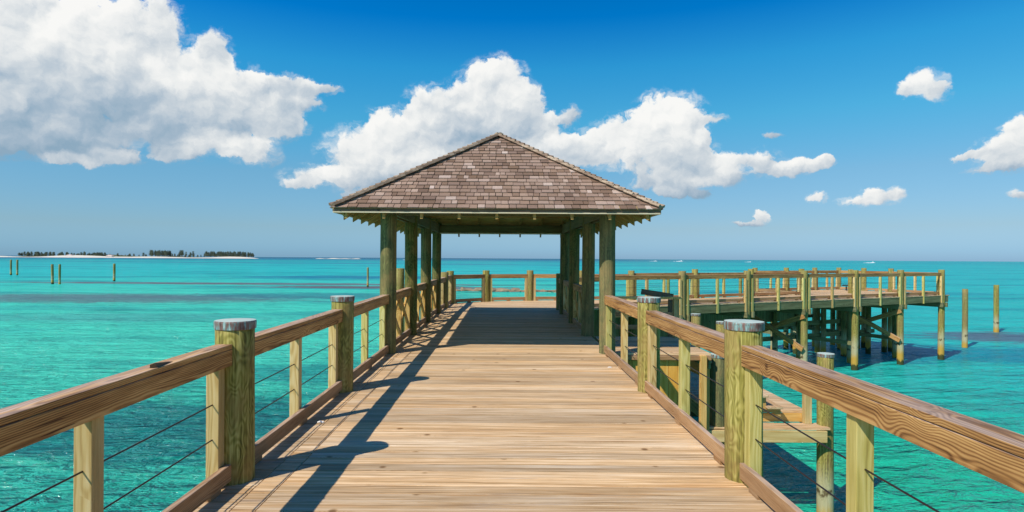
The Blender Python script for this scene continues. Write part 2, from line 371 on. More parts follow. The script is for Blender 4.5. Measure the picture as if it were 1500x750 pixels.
# sea-grass and reef patches on the bed
sg = t.noise(t.v('MULTIPLY', P, (.018, .075, 0)), 1.0, 6, .62)
sgm = t.m('MULTIPLY', t.step(sg, .48, .66), t.step(lg, 1.15, 1.6))
col = t.mix(t.m('MULTIPLY', sgm, .55), col, (.000, .135, .205, 1))
sg2 = t.noise(t.v('MULTIPLY', P, (.0035, .011, 0)), 1.0, 5, .6)
sgm2 = t.m('MULTIPLY', t.step(sg2, .52, .64), t.step(lg, 2.0, 2.4))
col = t.mix(t.m('MULTIPLY', sgm2, .6), col, (.000, .12, .22, 1))
sg3 = t.noise(t.v('MULTIPLY', P, (.11, .26, 0)), 1.0, 5, .65)
col = t.mix(t.m('MULTIPLY', t.step(sg3, .49, .68), .42), col, (.000, .17, .165, 1))
col = t.mix(t.m('MULTIPLY', t.step(sg3, .46, .30), .35), col, (.05, .58, .44, 1))


PW = t.v('ADD', P, t.v('MULTIPLY', t.v('SUBTRACT', t.noise(t.v('MULTIPLY', P, (.35, 1.1, 0)), 1.0, 3, .6, color=True), (.5, .5, .5)), (4.5, 2.6, 0)))


def patch(cx, cy, rx, ry, scale):
    q = t.v('MULTIPLY_ADD', PW, (1 / rx, 1 / ry, 0), (-cx / rx, -cy / ry, 0))
    g = t.m('SUBTRACT', 1.0, t.v('DOT_PRODUCT', q, q, out=1), clamp=True)
    nz_ = t.noise(t.v('MULTIPLY', PW, (scale, scale * 3.5, 0)), 1.0, 6, .75)
    return t.m('MULTIPLY', t.step(t.m('ADD', nz_, t.m('MULTIPLY', t.m('SUBTRACT', g, .5), .45)), .40, .66), t.m('MULTIPLY', g, 6.0, clamp=True))


for (cx, cy, rx, ry, s, c_, a_) in [
    (-44, 66, 34, 11, .35, (.10, .135, .155), .8), (-20, 72, 24, 9, .35, (.02, .16, .20), .7),
    (-44, 103, 62, 6, .2, (.13, .10, .12), .9), (-18, 93, 30, 6, .2, (.13, .095, .10), .95), (-150, 470, 260, 45, .02, (.02, .17, .26), .8), (60, 420, 160, 35, .02, (.0, .19, .27), .7),
    (31.5, 36.5, 8, 4, .5, (.09, .10, .15), .85), (-34, 140, 42, 18, .1, (.0, .15, .26), .85),
    (-9.5, 16.5, 9, 5, .35, (.0, .15, .15), .85), (-7.0, 24, 9, 3, .35, (.0, .2, .2), .5), (-30, 45, 18, 5, .35, (.06, .30, .28), .5),
    (15, 60, 14, 4, .3, (.0, .16, .22), .55), (22, 30, 12, 4.5, .3, (.0, .17, .27), .7), (45, 85, 40, 10, .2, (.0, .2, .27), .6)]:
    col = t.mix(t.m('MULTIPLY', patch(cx, cy, rx, ry, s), a_), col, c4(c_))
PR_ = t.n('ShaderNodeVectorRotate', {'Vector': P, 'Angle': R(-14)}, rotation_type='Z_AXIS').outputs[0]
nb = t.noise(t.v('MULTIPLY', PR_, (.30, .95, 0)), 1.0, 3, .55, .35)
nm = t.noise(t.v('MULTIPLY', PR_, (1.0, 2.6, 0)), 1.0, 4, .6, .6)
ns = t.noise(t.v('MULTIPLY', P, (3.6, 7.5, 0)), 1.0, 3, .6, .5)
sw = t.noise(t.v('MULTIPLY', PR_, (.07, .22, 0)), 1.0, 2, .5)
fade = t.m('DIVIDE', 40.0, t.m('ADD', dist, 25.0), clamp=True)
h = t.m('ADD', t.m('ADD', t.m('MULTIPLY', nb, .75), t.m('MULTIPLY', t.m('MULTIPLY', nm, .42), t.m('MULTIPLY_ADD', fade, .7, .3))),
        t.m('ADD', t.m('MULTIPLY', t.m('MULTIPLY', ns, .11), fade), t.m('MULTIPLY', sw, 1.2)))
bm = t.n('ShaderNodeBump', {'Strength': 1.0, 'Distance': t.m('MULTIPLY_ADD', fade, .65, .6), 'Height': h})
t.t.nodes.remove(bs)
df = t.n('ShaderNodeBsdfDiffuse', {'Color': col, 'Normal': bm.outputs[0]})
gl = t.n('ShaderNodeBsdfGlossy', {'Color': (.9, .95, 1, 1), 'Roughness': .08, 'Normal': bm.outputs[0]})
fr = t.n('ShaderNodeFresnel', {'IOR': 1.33, 'Normal': bm.outputs[0]})
mx = t.n('ShaderNodeMixShader', {0: t.m('MINIMUM', t.m('MULTIPLY', fr.outputs[0], .85), .24), 1: df.outputs[0], 2: gl.outputs[0]})
t.put([q for q in t.t.nodes if q.type == 'OUTPUT_MATERIAL'][0].inputs[0], mx.outputs[0])
M_SEA = m

# ------------------------------------------------------------------ mesh helpers


class MB:
    def __init__(s):
        s.v = []; s.f = []; s.r = []
    def poly(s, pts, rnd=None):
        i = len(s.v); s.v += [tuple(p) for p in pts]
        s.f.append(tuple(range(i, i + len(pts)))); s.r.append(rnd or (random.random(), random.random(), random.random()))
    def hexa(s, b, tp, rnd=None):
        """b, tp: four bottom and four top corners, counter-clockwise from above"""
        i = len(s.v); s.v += [tuple(p) for p in b] + [tuple(p) for p in tp]
        rnd = rnd or (random.random(), random.random(), random.random())
        for f in ((3, 2, 1, 0), (4, 5, 6, 7), (0, 1, 5, 4), (1, 2, 6, 5), (2, 3, 7, 6), (3, 0, 4, 7)):
            s.f.append(tuple(i + k for k in f)); s.r.append(rnd)
    def box(s, x0, x1, y0, y1, z0, z1, rnd=None):
        s.hexa([(x0, y0, z0), (x1, y0, z0), (x1, y1, z0), (x0, y1, z0)], [(x0, y0, z1), (x1, y0, z1), (x1, y1, z1), (x0, y1, z1)], rnd)
    def prism(s, poly, z0, z1, rnd=None):
        n = len(poly); i = len(s.v)
        s.v += [(p[0], p[1], z0) for p in poly] + [(p[0], p[1], z1) for p in poly]
        rnd = rnd or (random.random(), random.random(), random.random())
        s.f.append(tuple(i + k for k in reversed(range(n)))); s.f.append(tuple(i + n + k for k in range(n))); s.r += [rnd, rnd]
        for k in range(n):
            k2 = (k + 1) % n
            s.f.append((i + k, i + k2, i + n + k2, i + n + k)); s.r.append(rnd)
    def build(s, name, mat, parent=None, mw=None, bevel=0.0, smooth=False):
        me = bpy.data.meshes.new(name); me.from_pydata(s.v, [], s.f); me.update()
        at = me.attributes.new('rnd', 'FLOAT_COLOR', 'CORNER')
        vals = []
        for f, r in zip(s.f, s.r):
            vals += [r[0], r[1], r[2], 1.0] * len(f)
        at.data.foreach_set('color', vals)
        me.materials.append(mat)
        if smooth:
            me.polygons.foreach_set('use_smooth', [True] * len(me.polygons))
        return link(name, me, parent, mw, bevel)


def link(name, me, parent=None, mw=None, bevel=0.0):
    o = bpy.data.objects.new(name, me); COL.objects.link(o)
    place(o, parent, mw)
    if bevel:
        b = o.modifiers.new('bevel', 'BEVEL'); b.width = bevel; b.segments = 2; b.limit_method = 'ANGLE'; b.angle_limit = R(40)
    return o


def root_mw(o):
    m = Matrix.Translation(o.location) @ o.rotation_euler.to_matrix().to_4x4()
    return m


def place(o, parent, mw):
    """mw is the wanted world matrix; parents are top-level empties or parts already placed"""
    mw = mw or Matrix.Identity(4)
    if parent is not None:
        o.parent = parent
        o.matrix_parent_inverse = Matrix.Identity(4)
        o.matrix_basis = parent_world(parent).inverted() @ mw
    else:
        o.matrix_basis = mw
    return o


def parent_world(o):
    m = o.matrix_basis.copy()
    while o.parent is not None:
        o = o.parent
        m = o.matrix_basis @ m
    return m


def thing(name, label, cat, loc=(0, 0, 0), group=None):
    o = bpy.data.objects.new(name, None); COL.objects.link(o)
    o.matrix_basis = Matrix.Translation(loc); o.empty_display_size = .2
    o['label'] = label; o['category'] = cat
    if group:
        o['group'] = group
    return o


def tag(o, label, cat, group=None):
    o['label'] = label; o['category'] = cat
    if group:
        o['group'] = group
    return o


def frame(A, B, up=(0, 0, 1)):
    A = Vector(A); B = Vector(B); x = (B - A).normalized(); up = Vector(up)
    y = up.cross(x)
    if y.length < 1e-4:
        y = Vector((0, 1, 0)).cross(x)
    y.normalize(); z = x.cross(y)
    m = Matrix((x, y, z)).transposed().to_4x4(); m.translation = A
    return m, (B - A).length


def board(name, A, B, w, h, mat, parent, up=(0, 0, 1), bevel=.004, groove=False, z0=None):
    """sawn board from A to B (centre line), w across, h along up"""
    mw, L = frame(A, B, up)
    mb = MB(); rnd = (random.random(), random.random(), random.random())
    if groove:      # drying crack that runs along the timber
        c = h / 2 - .034
        mb.box(0, L, -w / 2, w / 2, c + .0022, h / 2, rnd)
        mb.box(0.001, L - .001, -w / 2 + .012, w / 2 - .012, c - .004, c + .004, rnd)
        mb.box(0, L, -w / 2, w / 2, -h / 2, c - .0022, rnd)
    else:
        mb.box(0, L, -w / 2, w / 2, -h / 2, h / 2, rnd)
    return mb.build(name, mat, parent, mw, bevel)


def upright(name, x, y, z0, z1, s, mat, parent, rot=0.0, bevel=.004):
    """square post; grain (local X) points up"""
    mw = Matrix.Translation((x, y, z0)) @ Matrix.Rotation(rot, 4, 'Z') @ Matrix.Rotation(R(-90), 4, 'Y')
    mb = MB(); mb.box(0, z1 - z0, -s / 2, s / 2, -s / 2, s / 2)
    return mb.build(name, mat, parent, mw, bevel)


def pile(name, x, y, z0, z1, r, mat, parent=None, seg=28, lean=(0, 0), cap=False):
    mb = MB(); rings = []
    zs = [0, .35, .8, 1.4, 2.0, 2.6, 3.2, 3.9, 4.6, 5.3, 6.0, 7.0]
    L = z1 - z0
    zs = [q for q in zs if q < L - .1] + [L - .008, L]
    ph = random.random() * 6
    verts = []; faces = []
    for k, q in enumerate(zs):
        rr = r * (1.04 - .06 * q / max(L, 1)) * random.uniform(.992, 1.008)
        if q == L:
            rr -= .008
        ox = lean[0] * q + .006 * math.sin(q * 1.3 + ph); oy = lean[1] * q
        for s in range(seg):
            a = 2 * math.pi * s / seg
            jr = rr * (1 + .012 * math.sin(3 * a + ph + q * .5) + .006 * math.sin(7 * a + 2 * ph))
            verts.append((ox + jr * math.cos(a), oy + jr * math.sin(a), q))
    for k in range(len(zs) - 1):
        for s in range(seg):
            s2 = (s + 1) % seg
            faces.append((k * seg + s, k * seg + s2, (k + 1) * seg + s2, (k + 1) * seg + s))
    top = (len(zs) - 1) * seg
    faces.append(tuple(top + s for s in range(seg)))
    faces.append(tuple(reversed(range(seg))))
    me = bpy.data.meshes.new(name); me.from_pydata(verts, [], faces); me.update()
    me.polygons.foreach_set('use_smooth', [len(f) == 4 for f in faces]); me.materials.append(mat)
    o = link(name, me, parent, Matrix.Translation((x, y, z0)))
    if cap:
        cv = []; cf = []; prof = [(r * 1.0, -.056), (r * 1.045, -.052), (r * 1.06, -.004), (r * 1.03, .006), (r * .5, .010)]
        for (cr, cz) in prof:
            for s in range(seg):
                a = 2 * math.pi * s / seg
                j = 1 + .012 * math.sin(5 * a + ph)
                cv.append((cr * j * math.cos(a), cr * j * math.sin(a), cz))
        for k in range(len(prof) - 1):
            for s in range(seg):
                s2 = (s + 1) % seg
                cf.append((k * seg + s, k * seg + s2, (k + 1) * seg + s2, (k + 1) * seg + s))
        cf.append(tuple((len(prof) - 1) * seg + s for s in range(seg)))
        cm = bpy.data.meshes.new('post_cap'); cm.from_pydata(cv, [], cf); cm.update(); cm.materials.append(M_CAP)
        link('post_cap', cm, o, Matrix.Translation((x + lean[0] * L, y + lean[1] * L, z1)))
    return o


def cable(A, B, parent, r=.0048, sag=.006):
    mw, L = frame(A, B)
    v = []; f = []; n = 6; K = 6
    for k in range(K + 1):
        u = k / K; zz = -sag * 4 * u * (1 - u)
        for s in range(n):
            a = 2 * math.pi * s / n
            v.append((L * u, r * math.cos(a), zz + r * math.sin(a)))
    for k in range(K):
        for s in range(n):
            s2 = (s + 1) % n
            f.append((k * n + s, (k + 1) * n + s, (k + 1) * n + s2, k * n + s2))
    me = bpy.data.meshes.new('cable'); me.from_pydata(v, [], f); me.update(); me.materials.append(M_CABLE)
    me.polygons.foreach_set('use_smooth', [True] * len(f))
    return link('cable', me, parent, mw)


def struct(o):
    o['kind'] = 'structure'
    return o


# ------------------------------------------------------------------ sea
mb = MB(); n = 48
ringr = [0, 30, 120, 500, 2000, 8000, 30000]
sv = [(0, 0, SEA)]; sf = []
for rr in ringr[1:]:
    for s in range(n):
        a = 2 * math.pi * s / n; sv.append((rr * math.cos(a), rr * math.sin(a), SEA))
for s in range(n):
    sf.append((0, 1 + s, 1 + (s + 1) % n))
for k in range(len(ringr) - 2):
    for s in range(n):
        s2 = (s + 1) % n
        sf.append((1 + k * n + s, 1 + (k + 1) * n + s, 1 + (k + 1) * n + s2, 1 + k * n + s2))
me = bpy.data.meshes.new('sea'); me.from_pydata(sv, [], sf); me.update(); me.materials.append(M_SEA)
struct(link('sea', me))

# ------------------------------------------------------------------ boardwalk
XL, XR = -1.925, 1.775           # post lines
PITCH, GAP, THK = .146, .0075, .038
bw = thing('boardwalk', 'long boardwalk of sun bleached planks running under the shingled pavilion', 'boardwalk')
mb = MB()
Y = -4.0
while Y < 18.7:
    y1 = Y + PITCH - GAP
    dz = random.uniform(-.0012, .0012)
    cuts = [-1.985, -1.712, -1.551, XR + .06]
    for a, b in zip(cuts[:-1], cuts[1:]):
        mb.box(a + .003, b - .003, Y, y1, -THK + dz, dz, None)
        dz += random.uniform(-.0008, .0008)
    Y += PITCH


def clip_strip(poly, y0, y1):
    def cl(p, f):
        out = []
        for i in range(len(p)):
            a, b = p[i], p[(i + 1) % len(p)]
            fa, fb = f(a), f(b)
            if fa >= 0:
                out.append(a)
            if (fa >= 0) != (fb >= 0):
                u = fa / (fa - fb); out.append((a[0] + (b[0] - a[0]) * u, a[1] + (b[1] - a[1]) * u))
        return out
    p = cl(poly, lambda q: q[1] - y0)
    return cl(p, lambda q: y1 - q[1]) if len(p) > 2 else []


plat = [(-1.99, 18.7), (1.84, 18.7), (6.55, 21.0), (5.2, 23.5), (1.0, 22.75), (-.75, 22.05), (-1.99, 20.95)]
Y = 18.7
while Y < 23.6:
    q = clip_strip(plat, Y, Y + PITCH - GAP)
    if len(q) > 2:
        dz = random.uniform(-.0012, .0012); mb.prism(q, -THK + dz, dz)
    Y += PITCH
mb.build('planking', M_DECK, bw, None, .0025)
for x in (XL - .075, XR + .085):
    board('rim_joist', (x, -4, -.17), (x, 18.7, -.17), .045, .26, M_JOIST, bw)
for x in (-1.2, -.4, .4, 1.2):
    board('joist', (x, -4, -.17), (x, 18.7, -.17), .05, .25, M_JOIST, bw)
for y in (1.43, 4.28, 7.13, 9.98, 12.4, 14.8, 17.2):
    for s in (-1, 1):
        board('cap_beam', (XL - .35, y + s * .18, -.44), (XR + .35, y + s * .18, -.44), .075, .25, M_JOIST, bw)
for A, B in ((plat[6], plat[5]), (plat[5], plat[4]), (plat[4], plat[3])):
    board('rim_joist', (A[0], A[1], -.17), (B[0], B[1], -.17), .045, .26, M_JOIST, bw)


def rail_bay(root, A, B, ra=.12, rb=.12, side=0.0, bal=(.5,), balmat=None, rail=(.115, .148, .914), kerb=True, cables=True, ends=True,
             kerb_in=0.0, bal_off=0.0, cross=False, bz0=-.30, compan=.17, railmat=None, r_off=0.0, top_add=0.0):
    """one bay of timber railing from post A to post B (plan points); offsets are to the left of A->B"""
    A = Vector((A[0], A[1], 0)); B = Vector((B[0], B[1], 0)); d = (B - A).normalized(); nrm = Vector((-d.y, d.x, 0)); L = (B - A).length
    rot = math.atan2(d.y, d.x)
    w, h, zc = rail; zc += top_add
    ro = nrm * r_off; bo = nrm * bal_off; ko = nrm * kerb_in
    Z = Vector((0, 0, 1))
    board('handrail', A + d * ra + ro + Z * zc, B - d * rb + ro + Z * zc, w, h, railmat or M_RAIL, root, groove=True, bevel=.006)
    if kerb:
        board('kerb', A + d * ra + ko + Z * .092, B - d * rb + ko + Z * .092, .045, .115, M_KERB, root, bevel=.005)
        for u in (.12, .5, .88):
            c = A + d * (L * u) + ko
            board('kerb_block', c - d * .07 + Z * .018, c + d * .07 + Z * .018, .04, .034, M_KERB, root, bevel=.002)
    ztop = zc - h / 2
    for u in bal:
        c = A + d * (L * u) + bo
        upright('baluster', c.x, c.y, bz0, ztop - .001, .088, balmat or random.choice((M_BALU, M_BALU, M_BALU2)), root, rot)
    if ends:
        for c in (A + d * compan + bo, B - d * compan + bo):
            upright('baluster', c.x, c.y, bz0, ztop - .001, .088, balmat or random.choice((M_BALU, M_BALU, M_BALU2)), root, rot)
    if cables:
        for zz in (.585, .345):
            cable(A + d * .1 + bo + Z * (zz + top_add), B - d * .1 + bo + Z * (zz + top_add), root)
    if cross:
        us = [0.0] + list(bal) + [1.0]
        for a, b in zip(us[:-1], us[1:]):
            p = A + d * (L * a + (.19 if a == 0 else .05)) + bo; q = A + d * (L * b - (.19 if b == 1 else .05)) + bo
            board('cross_brace', p + Z * .20 + nrm * .02, q + Z * (ztop - .04) + nrm * .02, .036, .088, M_BRACE, root, bevel=.003)
            board('cross_brace', q + Z * .20 - nrm * .02, p + Z * (ztop - .04) - nrm * .02, .036, .088, M_BRACE, root, bevel=.003)


PR = .134
POSTS_Y = (-1.42, 1.43, 4.28, 7.13)
PAV_Y = (9.98, 12.4, 14.8, 17.2)
# left railing (walking direction +Y: left of travel is -X)
lr = thing('railing', 'boardwalk railing nearest the open sea on the left, brown rails in shade', 'railing', (XL, 1.43, 0))
for y in POSTS_Y:
    pile('post', XL, y, -5.2, 1.13 + random.uniform(-.008, .012), PR, M_POST, lr, cap=True, seg=40)
ys = POSTS_Y + (PAV_Y[0],)
for a, b in zip(ys[:-1], ys[1:]):
    rail_bay(lr, (XL, a), (XL, b), kerb_in=-.012, bal_off=.06, r_off=.022)
mb = MB(); mb.hexa([(-.035, -.012, 0), (.16, -.012, 0), (.16, .02, 0), (-.05, .02, 0)], [(-.05, -.006, .030), (.14, -.006, .006), (.14, .015, .006), (-.06, .015, .022)])
mb.build('splinter', M_FASC, lr, Matrix.Translation((XL + .012, 3.30, .986)) @ Matrix.Rotation(R(94), 4, 'Z'))
rr_ = thing('railing', 'sunlit orange brown boardwalk railing on the right beside the lower dock', 'railing', (XR, 1.43, 0))
for y in POSTS_Y:
    pile('post', XR, y + (.09 if y > 1 else 0), -5.2, 1.14 + random.uniform(-.008, .012), PR, M_POST, rr_, cap=True, seg=40)
for a, b in zip(ys[:-1], ys[1:]):
    sh = .09 if a > 1 else 0
    rail_bay(rr_, (XR, a + sh), (XR, b + (.09 if b < 9 else .12)), kerb_in=.053, bal_off=-.0, r_off=.0, rail=(.135, .148, .914))

# ------------------------------------------------------------------ pavilion
XC = -.105
YE, HW = 9.47, 2.625
YB = PAV_Y[3] + (PAV_Y[0] - YE)
ZE = 2.389                       # eave height of the roof surface
SL = .6415
ZR = ZE + HW * SL
LEN = YB - YE
pav = thing('pavilion', 'open sided pavilion with hipped shingle roof over the boardwalk', 'pavilion', (XC, PAV_Y[0], 0))
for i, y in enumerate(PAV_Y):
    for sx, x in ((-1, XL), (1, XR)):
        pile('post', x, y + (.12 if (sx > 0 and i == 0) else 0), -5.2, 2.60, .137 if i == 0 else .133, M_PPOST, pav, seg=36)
# ring beam
for x in (XL, XR):
    for s in (-1, 1):
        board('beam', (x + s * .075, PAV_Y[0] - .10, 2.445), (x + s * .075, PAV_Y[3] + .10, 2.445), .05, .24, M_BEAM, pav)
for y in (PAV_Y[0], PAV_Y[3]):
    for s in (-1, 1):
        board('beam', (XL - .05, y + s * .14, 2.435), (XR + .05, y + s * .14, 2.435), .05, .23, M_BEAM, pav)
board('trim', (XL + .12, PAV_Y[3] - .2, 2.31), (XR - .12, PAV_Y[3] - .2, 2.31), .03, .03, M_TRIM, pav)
for y in PAV_Y[1:3]:
    board('tie_beam', (XL, y, 2.70), (XR, y, 2.70), .07, .19, M_RAFT, pav)

# planes: eave origin, direction along eave, inward direction, eave length
PLANES = [((XC - HW, YE), (1, 0), (0, 1), 2 * HW), ((XC + HW, YE), (0, 1), (-1, 0), LEN),
          ((XC + HW, YB), (-1, 0), (0, -1), 2 * HW), ((XC - HW, YB), (0, -1), (1, 0), LEN)]
CO = 1 / math.sqrt(1 + SL * SL)


def rp(pl, a, dd, lift=0.0):
    """point on a roof plane: a along the eave, dd horizontal distance inward, lift off the surface"""
    (ox, oy), (ex, ey), (ix, iy), L = pl
    k = -SL * CO * lift
    return Vector((ox + ex * a + ix * (dd + k), oy + ey * a + iy * (dd + k), ZE + SL * dd + CO * lift))


roof = MB(); EXPO = .138
nrow = int((HW / CO) / EXPO) + 1
for pl in PLANES:
    L = pl[3]
    for j in range(nrow + 1):
        t0 = j * EXPO + random.uniform(-.004, .004) - .025; t1 = t0 + EXPO * 1.9
        d0 = t0 * CO; d1 = min(t1 * CO, HW)
        if d0 > HW - .01:
            break
        a = max(d0, 0) - .01 - random.random() * .15; end = L - max(d0, 0) + .01
        while a < end:
            w = random.choice((.09, .11, .13, .15, .17, .2)) * random.uniform(.9, 1.1)
            b = a + w; gap = random.uniform(.006, .013)
            a0, b0 = max(a, max(d0, 0)), min(b - gap, L - max(d0, 0))
            a1, b1 = max(a, d1), min(b - gap, L - d1)
            if b0 - a0 > .012:
                if b1 <= a1:
                    m_ = (a1 + b1) / 2; m_ = min(max(m_, d1), L - d1); a1 = b1 = m_; b1 += .001
                jit = random.uniform(-.006, .004); th = random.uniform(.014, .024)
                l0 = .016
                dq = d0 + jit * CO
                roof.hexa([rp(pl, a0, dq, l0), rp(pl, b0, dq, l0), rp(pl, b1, d1, .001), rp(pl, a1, d1, .001)],
                          [rp(pl, a0, dq, l0 + th), rp(pl, b0, dq, l0 + th), rp(pl, b1, d1, .005), rp(pl, a1, d1, .005)])
            a = b
roof_o = roof.build('shingle_roof', M_SHINGLE, pav)
# hip and ridge caps: pairs of overlapping boards
hip = MB()


def cap_run(A, B, n1, n2, step=.135):
    A = Vector(A); B = Vector(B); d = (B - A).normalized(); L = (B - A).length
    s1 = n1.cross(d).normalized(); s2 = d.cross(n2).normalized()
    up = (n1 + n2).normalized()
    k = 0; s = .015
    while s < L:
        e = min(s + step * 1.3, L + .03)
        rnd = (random.random(), random.random(), random.random())
        lo, hi = .034, .006
        for sd, nn_ in ((s1, n1), (s2, n2)):
            w = .105 * random.uniform(.93, 1.07)
            p0 = A + d * s + nn_ * lo; p1 = A + d * e + nn_ * hi
            q0 = p0 + sd * w; q1 = p1 + sd * w
            th = nn_ * .014
            bt = [p0 - nn_ * .03, p1 - nn_ * .012, q1 - nn_ * .012, q0 - nn_ * .03]
            hip.hexa(bt, [p0 + th + up * .004, p1 + th + up * .004, q1 + th, q0 + th], rnd)
        s += step


def pnorm(pl):
    (ix, iy) = pl[2]
    return Vector((-ix * SL, -iy * SL, 1)).normalized()


NF, NRt, NBk, NLf = [pnorm(p) for p in PLANES]
RF = (XC, YE + HW, ZR + .006); RB = (XC, YB - HW, ZR + .006)
cap_run((XC + HW, YE, ZE), RF, NRt, NF)
cap_run((XC - HW, YE, ZE), RF, NF, NLf)
cap_run((XC + HW, YB, ZE), RB, NBk, NRt)
cap_run((XC - HW, YB, ZE), RB, NLf, NBk)
cap_run(RF, RB, NLf, NRt)
bmx = MB()
for v in (hip,):
    pass
hip_o = hip.build('hip_cap', M_HIP, roof_o)
fin_mb = MB(); fin_mb.hexa([(XC - .11, RF[1] - .10, ZR + .015), (XC + .11, RF[1] - .10, ZR + .015), (XC + .11, RF[1] + .25, ZR + .015), (XC - .11, RF[1] + .25, ZR + .015)],
                           [(XC - .03, RF[1] - .02, ZR + .085), (XC + .03, RF[1] - .02, ZR + .085), (XC + .03, RF[1] + .25, ZR + .085), (XC - .03, RF[1] + .25, ZR + .085)])
fin_mb.build('ridge_end_cap', M_FASC, roof_o, None, .006)
# sheathing boards under the shingles
sh = MB()
for pl in PLANES:
    L = pl[3]; j = 0
    while j * .15 < HW:
        d0 = j * .15; d1 = min(d0 + .146, HW - .004)
        sh.hexa([rp(pl, d0, d0, -.022), rp(pl, L - d0, d0, -.022), rp(pl, L - d1, d1, -.022), rp(pl, d1, d1, -.022)],
                [rp(pl, d0, d0, -.001), rp(pl, L - d0, d0, -.001), rp(pl, L - d1, d1, -.001), rp(pl, d1, d1, -.001)])
        j += 1
sh.build('sheathing', M_SHEATH, pav)
# fascia and drip trim all round
for pl in PLANES:
    L = pl[3]
    A = rp(pl, .0, .012); B = rp(pl, L, .012)
    for nm, zc, hh, th, mt, ins in (('fascia', ZE - .028, .05, .022, M_FASC, .0), ('drip_trim', ZE - .062, .020, .034, M_TRIM, .008)):
        ii = Vector((pl[2][0], pl[2][1], 0)) * ins; ed = Vector((pl[1][0], pl[1][1], 0)) * .014
        board(nm, Vector((A.x, A.y, zc)) + ii + ed, Vector((B.x, B.y, zc)) + ii - ed, th, hh, mt, pav, bevel=.002)
# rafters
for pl in PLANES:
    L = pl[3]
    nr = int(L / 2 / .605); offs = [L / 2 + k * .605 for k in range(-nr, nr + 1)]
    for a in offs:
        run = min(a, L - a, HW) - .03
        if run < .12:
            continue
        A = rp(pl, a, .055); B = rp(pl, a, run)
        mw_ = None
        (ox, oy), (ex, ey), (ix, iy), _ = pl
        e = Vector((ex, ey, 0)) * .022
        top0 = Vector((A.x, A.y, A.z - .030)); top1 = Vector((B.x, B.y, B.z - .030))
        dn = Vector((0, 0, -.18))
        fr, LL = frame(top0, top1)
        inv = fr.inverted()
        mb = MB()
        pts_b = [top0 + dn * .92 - e, top1 + dn - e, top1 + dn + e, top0 + dn * .92 + e]
        pts_t = [top0 - e, top1 - e, top1 + e, top0 + e]
        mb.hexa([inv @ q for q in reversed(pts_b)], [inv @ q for q in reversed(pts_t)])
        mb.build('rafter', M_RAFT, pav, fr)
for cx, cy, rx, ry in ((XC - HW, YE, 1, 1), (XC + HW, YE, -1, 1), (XC - HW, YB, 1, -1), (XC + HW, YB, -1, -1)):
    board('hip_rafter', (cx + rx * .12, cy + ry * .12, ZE + SL * .12 - .12), (XC - rx * .03, (RF if ry > 0 else RB)[1] - ry * .03, ZR - .13), .05, .17, M_RAFT, pav)
board('ridge_beam', (XC, RF[1], ZR - .16), (XC, RB[1], ZR - .16), .05, .2, M_RAFT, pav)

# pavilion side railings with crossed braces
pl_ = thing('railing', 'railing with crossed orange braces along the left side of the pavilion', 'railing', (XL, 12.4, 0))
for a, b in zip(PAV_Y[:-1], PAV_Y[1:]):
    rail_bay(pl_, (XL, a), (XL, b), kerb_in=-.012, bal_off=.03, r_off=.022, cross=True, cables=False, balmat=M_BRACE)
pr_ = thing('railing', 'dark shaded railing with crossed braces along the right side of the pavilion', 'railing', (XR, 14.8, 0))
for a, b in zip(PAV_Y[1:-1], PAV_Y[2:]):
    rail_bay(pr_, (XR, a), (XR, b), kerb_in=.03, bal_off=-.0, r_off=-.01, cross=True, cables=False)

# ------------------------------------------------------------------ end platform and its railings
pe = thing('railing', 'timber and cable railing across the far end of the boardwalk behind the pavilion', 'railing', (-1.9, 19, 0))
far_pts = [(XL + .05, 19.05), (XL + .07, 20.85), (-.62, 22.0), (1.03, 22.62), (3.0, 22.98), (5.05, 23.35)]
for q in far_pts:
    pile('post', q[0], q[1], -5.2, 1.15, .128, M_POST, pe, seg=20)
rail_bay(pe, (XL, 17.2), far_pts[0], railmat=M_RAIL, kerb_in=-.01, bal_off=.05)
for a, b in zip(far_pts[:-1], far_pts[1:]):
    rail_bay(pe, a, b, bal=() if (Vector(b) - Vector(a)).length < 2.2 else (.5,), bal_off=-.02, kerb_in=-.03, top_add=.02)

# ------------------------------------------------------------------ diagonal pier to the right
OX, OY, ANG = 1.8, 18.7, math.atan2(.44, .898)
CA, SA = math.cos(ANG), math.sin(ANG)


def pw(s, n):
    return (OX + CA * s - SA * n, OY + SA * s + CA * n)


NEAR_S = [1.8] + [5.1 + 3.2 * k for k in range(6)]
pier = thing('pier', 'timber pier branching off to the right on tall round piles in the water', 'pier', (*pw(8, 1.3), 0))


def pier_planks(s0, s1, n0, n1):
    mb = MB(); s = s0
    rot = Matrix.Translation((OX, OY, -.006)) @ Matrix.Rotation(ANG + R(90), 4, 'Z')   # local x = n, local y = -s
    while s < s1:
        mb.box(n0, n1, -s - PITCH + GAP, -s, -THK, random.uniform(-.001, .001)); s += PITCH
    mb.build('planking', M_DECK, pier, rot)


pier_planks(4.95, 21.5, -.02, 2.72)
pier_planks(14.75, 21.5, 2.73, 5.5)


def pbeam(name, s0, n0, z0, s1, n1, z1, w, h, mat=M_JOIST, parent=None):
    A = pw(s0, n0); B = pw(s1, n1)
    return board(name, (A[0], A[1], z0), (B[0], B[1], z1), w, h, mat, parent or pier)


